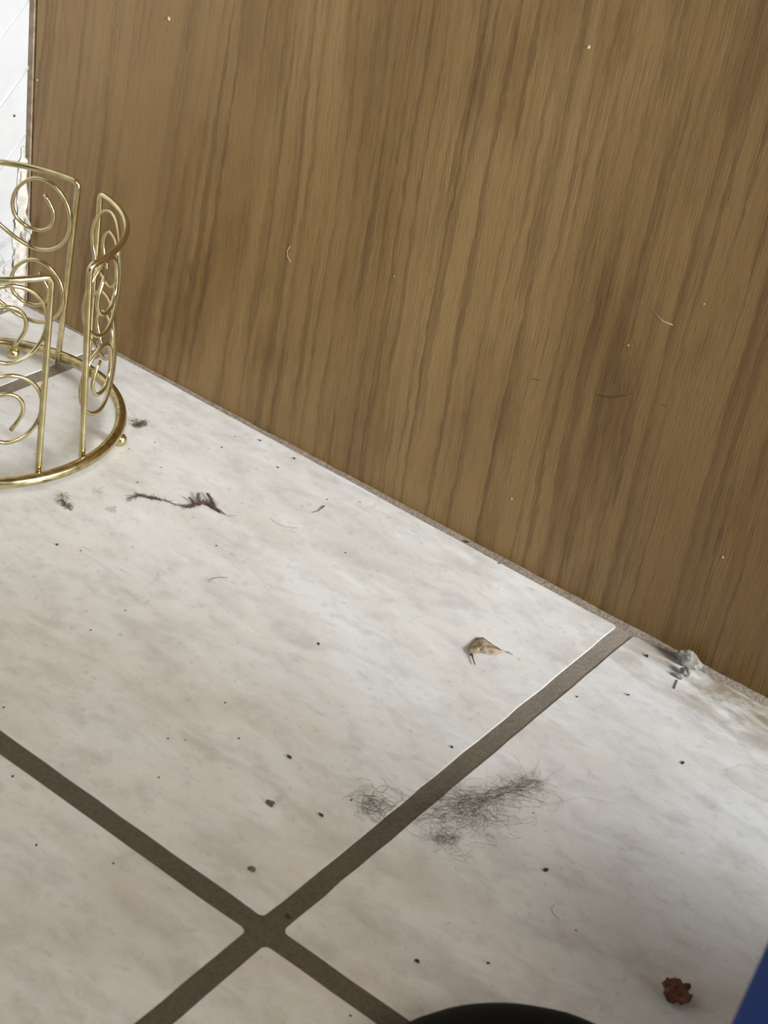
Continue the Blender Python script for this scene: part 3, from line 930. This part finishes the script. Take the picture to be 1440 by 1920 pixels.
def skin_mesh(name, joints, edges, root, mats, pick, parent, sub=2):
    """grow one continuous surface round a skeleton; pick(centre) gives the material slot"""
    me = bpy.data.meshes.new(name + '_skeleton')
    names = list(joints)
    me.from_pydata([joints[n_][0] for n_ in names], [(names.index(a_), names.index(b_)) for a_, b_ in edges], [])
    o = bpy.data.objects.new(name + '_skeleton', me)
    C.objects.link(o)
    sk = o.modifiers.new('skin', 'SKIN')
    if not me.skin_vertices:
        bpy.context.view_layer.objects.active = o
        with bpy.context.temp_override(object=o, active_object=o):
            bpy.ops.mesh.customdata_skin_add()
    for i, n_ in enumerate(names):
        r_ = joints[n_][1]
        me.skin_vertices[0].data[i].radius = (r_, r_) if not isinstance(r_, tuple) else r_
        me.skin_vertices[0].data[i].use_root = (n_ == root)
    ss = o.modifiers.new('sub', 'SUBSURF')
    ss.levels = sub
    ss.render_levels = sub
    dg = bpy.context.evaluated_depsgraph_get()
    dg.update()
    new = bpy.data.meshes.new_from_object(o.evaluated_get(dg))
    new.name = name
    bpy.data.objects.remove(o, do_unlink=True)
    bpy.data.meshes.remove(me)
    new.materials.clear()
    for m_ in mats: new.materials.append(m_)
    for p_ in new.polygons:
        p_.material_index = pick(p_.center)
        p_.use_smooth = True
    r = bpy.data.objects.new(name, new)
    C.objects.link(r)
    r.parent = parent
    r.matrix_parent_inverse = Matrix.Translation((-0.20, 0.36, 0))
    return r
J = {  # unseen torso and right leg posed to block light from the right
 'pelvis': ((0.55, -0.400, 0.47), 0.13), 'lhip': ((0.475, -0.485, 0.46), 0.092), 'lthigh': ((0.375, -0.385, 0.475), 0.080),
 'lknee0': ((0.285, -0.297 - 0.01, 0.50), 0.066), 'lknee': ((0.2130 + 0.014, -0.297 + 0.008, 0.455), 0.063), 'lshin': ((0.2130 + 0.004, -0.297, 0.30), 0.056),
 'lshin2': ((0.2130, -0.297 - 0.004, 0.18), 0.056), 'lank': ((0.2130 - 0.002, -0.297 - 0.016, 0.070), 0.058),
 'rhip': ((0.615, -0.325, 0.43), 0.095), 'rthigh': ((0.52, -0.240, 0.26), 0.088), 'rknee': ((0.40, -0.142, 0.085), 0.070), 'rknee2': ((0.445, -0.170, 0.072), 0.066), 'rshin': ((0.60, -0.170, 0.065), 0.056), 'rank': ((0.78, -0.240, 0.060), 0.048),
 'waist': ((0.56, -0.400, 0.62), 0.125), 'chest': ((0.53, -0.380, 0.80), 0.15), 'upper': ((0.505, -0.365, 0.92), 0.12), 'neck': ((0.475, -0.340, 1.03), 0.052), 'neck2': ((0.46, -0.325, 1.07), 0.05),
 'lsh': ((0.40, -0.475, 0.925), 0.062), 'lelb': ((0.42, -0.600, 0.70), 0.045), 'lwri': ((0.425, -0.500, 0.585), 0.030),
 'rsh': ((0.61, -0.245, 0.925), 0.062), 'relb': ((0.63, -0.140, 0.70), 0.045), 'rwri': ((0.50, -0.155, 0.555), 0.030),
}
Ed = [('pelvis', 'lhip'), ('lhip', 'lthigh'), ('lthigh', 'lknee0'), ('lknee0', 'lknee'), ('lknee', 'lshin'), ('lshin', 'lshin2'), ('lshin2', 'lank'),
      ('pelvis', 'rhip'), ('rhip', 'rthigh'), ('rthigh', 'rknee'), ('rknee', 'rknee2'), ('rknee2', 'rshin'), ('rshin', 'rank'),
      ('pelvis', 'waist'), ('waist', 'chest'), ('chest', 'upper'), ('upper', 'neck'), ('neck', 'neck2'),
      ('upper', 'lsh'), ('lsh', 'lelb'), ('lelb', 'lwri'), ('upper', 'rsh'), ('rsh', 'relb'), ('relb', 'rwri')]
def pick_body(c):
    if c.z > 1.02: return 2
    if c.z > 0.575: return 1
    if c.z > 0.52 and (c.y > -0.21 and c.x > 0.42): return 1
    return 0
skin_mesh('body', J, Ed, 'pelvis', [M_BLUE, M_SHIRT, M_SKIN], pick_body, person)
def hand(w, d, side):
    """palm and five bent fingers reaching from the wrist w along d, palm down"""
    w, d = Vector(w), Vector(d).normalized()
    up = Vector((0, 0, 1))
    sd = d.cross(up).normalized() * side
    up = sd.cross(d).normalized() * (1 if sd.cross(d).z > 0 else -1)
    jj = {'w': (tuple(w), 0.024), 'p': (tuple(w + d * 0.045), (0.036, 0.016)), 'k': (tuple(w + d * 0.085), (0.038, 0.014))}
    skin_mesh('palm', jj, [('w', 'p'), ('p', 'k')], 'w', [M_SKIN], lambda c: 0, person, 2)
    for i, L in enumerate((0.066, 0.078, 0.072, 0.056)):
        b = w + d * (0.082 - 0.004 * abs(i - 1.3)) + sd * (0.027 - 0.018 * i)
        q = [b, b + d * L * 0.45 - up * 0.008, b + d * L * 0.75 - up * 0.024, b + d * L * 0.88 - up * 0.040]
        o = tube('finger', [tuple(p_ - Vector((0.20, -0.36, 0))) for p_ in q], [0.0095, 0.009, 0.0082, 0.0068], M_SKIN, person, 10)
    b = w + d * 0.03 + sd * 0.028
    q = [b, b + d * 0.025 + sd * 0.020 - up * 0.006, b + d * 0.052 + sd * 0.024 - up * 0.016]
    tube('thumb', [tuple(p_ - Vector((0.20, -0.36, 0))) for p_ in q], [0.012, 0.0105, 0.008], M_SKIN, person, 10)
hand((0.425, -0.497, 0.583), (-0.35, 0.85, -0.10), 1)
hand((0.503, -0.156, 0.557), (-0.9, -0.15, -0.10), -1)
# head, looking down at the floor by the cabinet
def head_part(name, fn, mat, seg=28, rng_=20):
    bm = bmesh.new()
    bmesh.ops.create_uvsphere(bm, u_segments=seg, v_segments=rng_, radius=1.0)
    for v in bm.verts: v.co = fn(v.co.copy())
    me = bpy.data.meshes.new(name)
    bm.to_mesh(me); bm.free()
    me.shade_smooth()
    me.materials.append(mat)
    o = bpy.data.objects.new(name, me)
    link(o, person)
    o.location = (0.435 - 0.20, -0.305 + 0.36, 1.15)
    o.rotation_euler = (0, radians(-28), radians(-45))
    return o
def f_head(p_):
    q = Vector((p_.x * 0.094, p_.y * 0.075, p_.z * 0.115))
    if p_.z < -0.2: q.y *= 1 - 0.30 * (-p_.z - 0.2); q.x *= 1 - 0.12 * (-p_.z - 0.2)
    return q
hd = head_part('head', f_head, M_SKIN)
def sub_head(name, loc, sc, mat):
    o = head_part(name, lambda p_: Vector((p_.x * sc[0], p_.y * sc[1], p_.z * sc[2])), mat, 14, 10)
    o.parent = hd
    o.location = loc
    o.rotation_euler = (0, 0, 0)
sub_head('nose', (-0.094, 0, -0.018), (0.018, 0.012, 0.022), M_SKIN)
sub_head('eye', (-0.083, 0.030, 0.006), (0.008, 0.012, 0.007), M_CAULK)
sub_head('eye', (-0.083, -0.030, 0.006), (0.008, 0.012, 0.007), M_CAULK)
sub_head('mouth', (-0.082, 0, -0.055), (0.008, 0.022, 0.006), M_RED)
sub_head('ear', (0.004, 0.076, 0.0), (0.018, 0.008, 0.030), M_SKIN)
sub_head('ear', (0.004, -0.076, 0.0), (0.018, 0.008, 0.030), M_SKIN)
def f_hair(p_):
    k_ = 1.06 + 0.03 * noise.noise(p_ * 6)
    q = Vector((p_.x * 0.098 * k_, p_.y * 0.080 * k_, p_.z * 0.119 * k_))
    if p_.x < -0.25 and p_.z < 0.45: q *= 0.86
    if p_.z < -0.45: q *= 0.80
    return q
hr = head_part('hair', f_hair, M_HAIR)
hr.parent = hd
hr.location = (0.006, 0, 0.006)
hr.rotation_euler = (0, 0, 0)
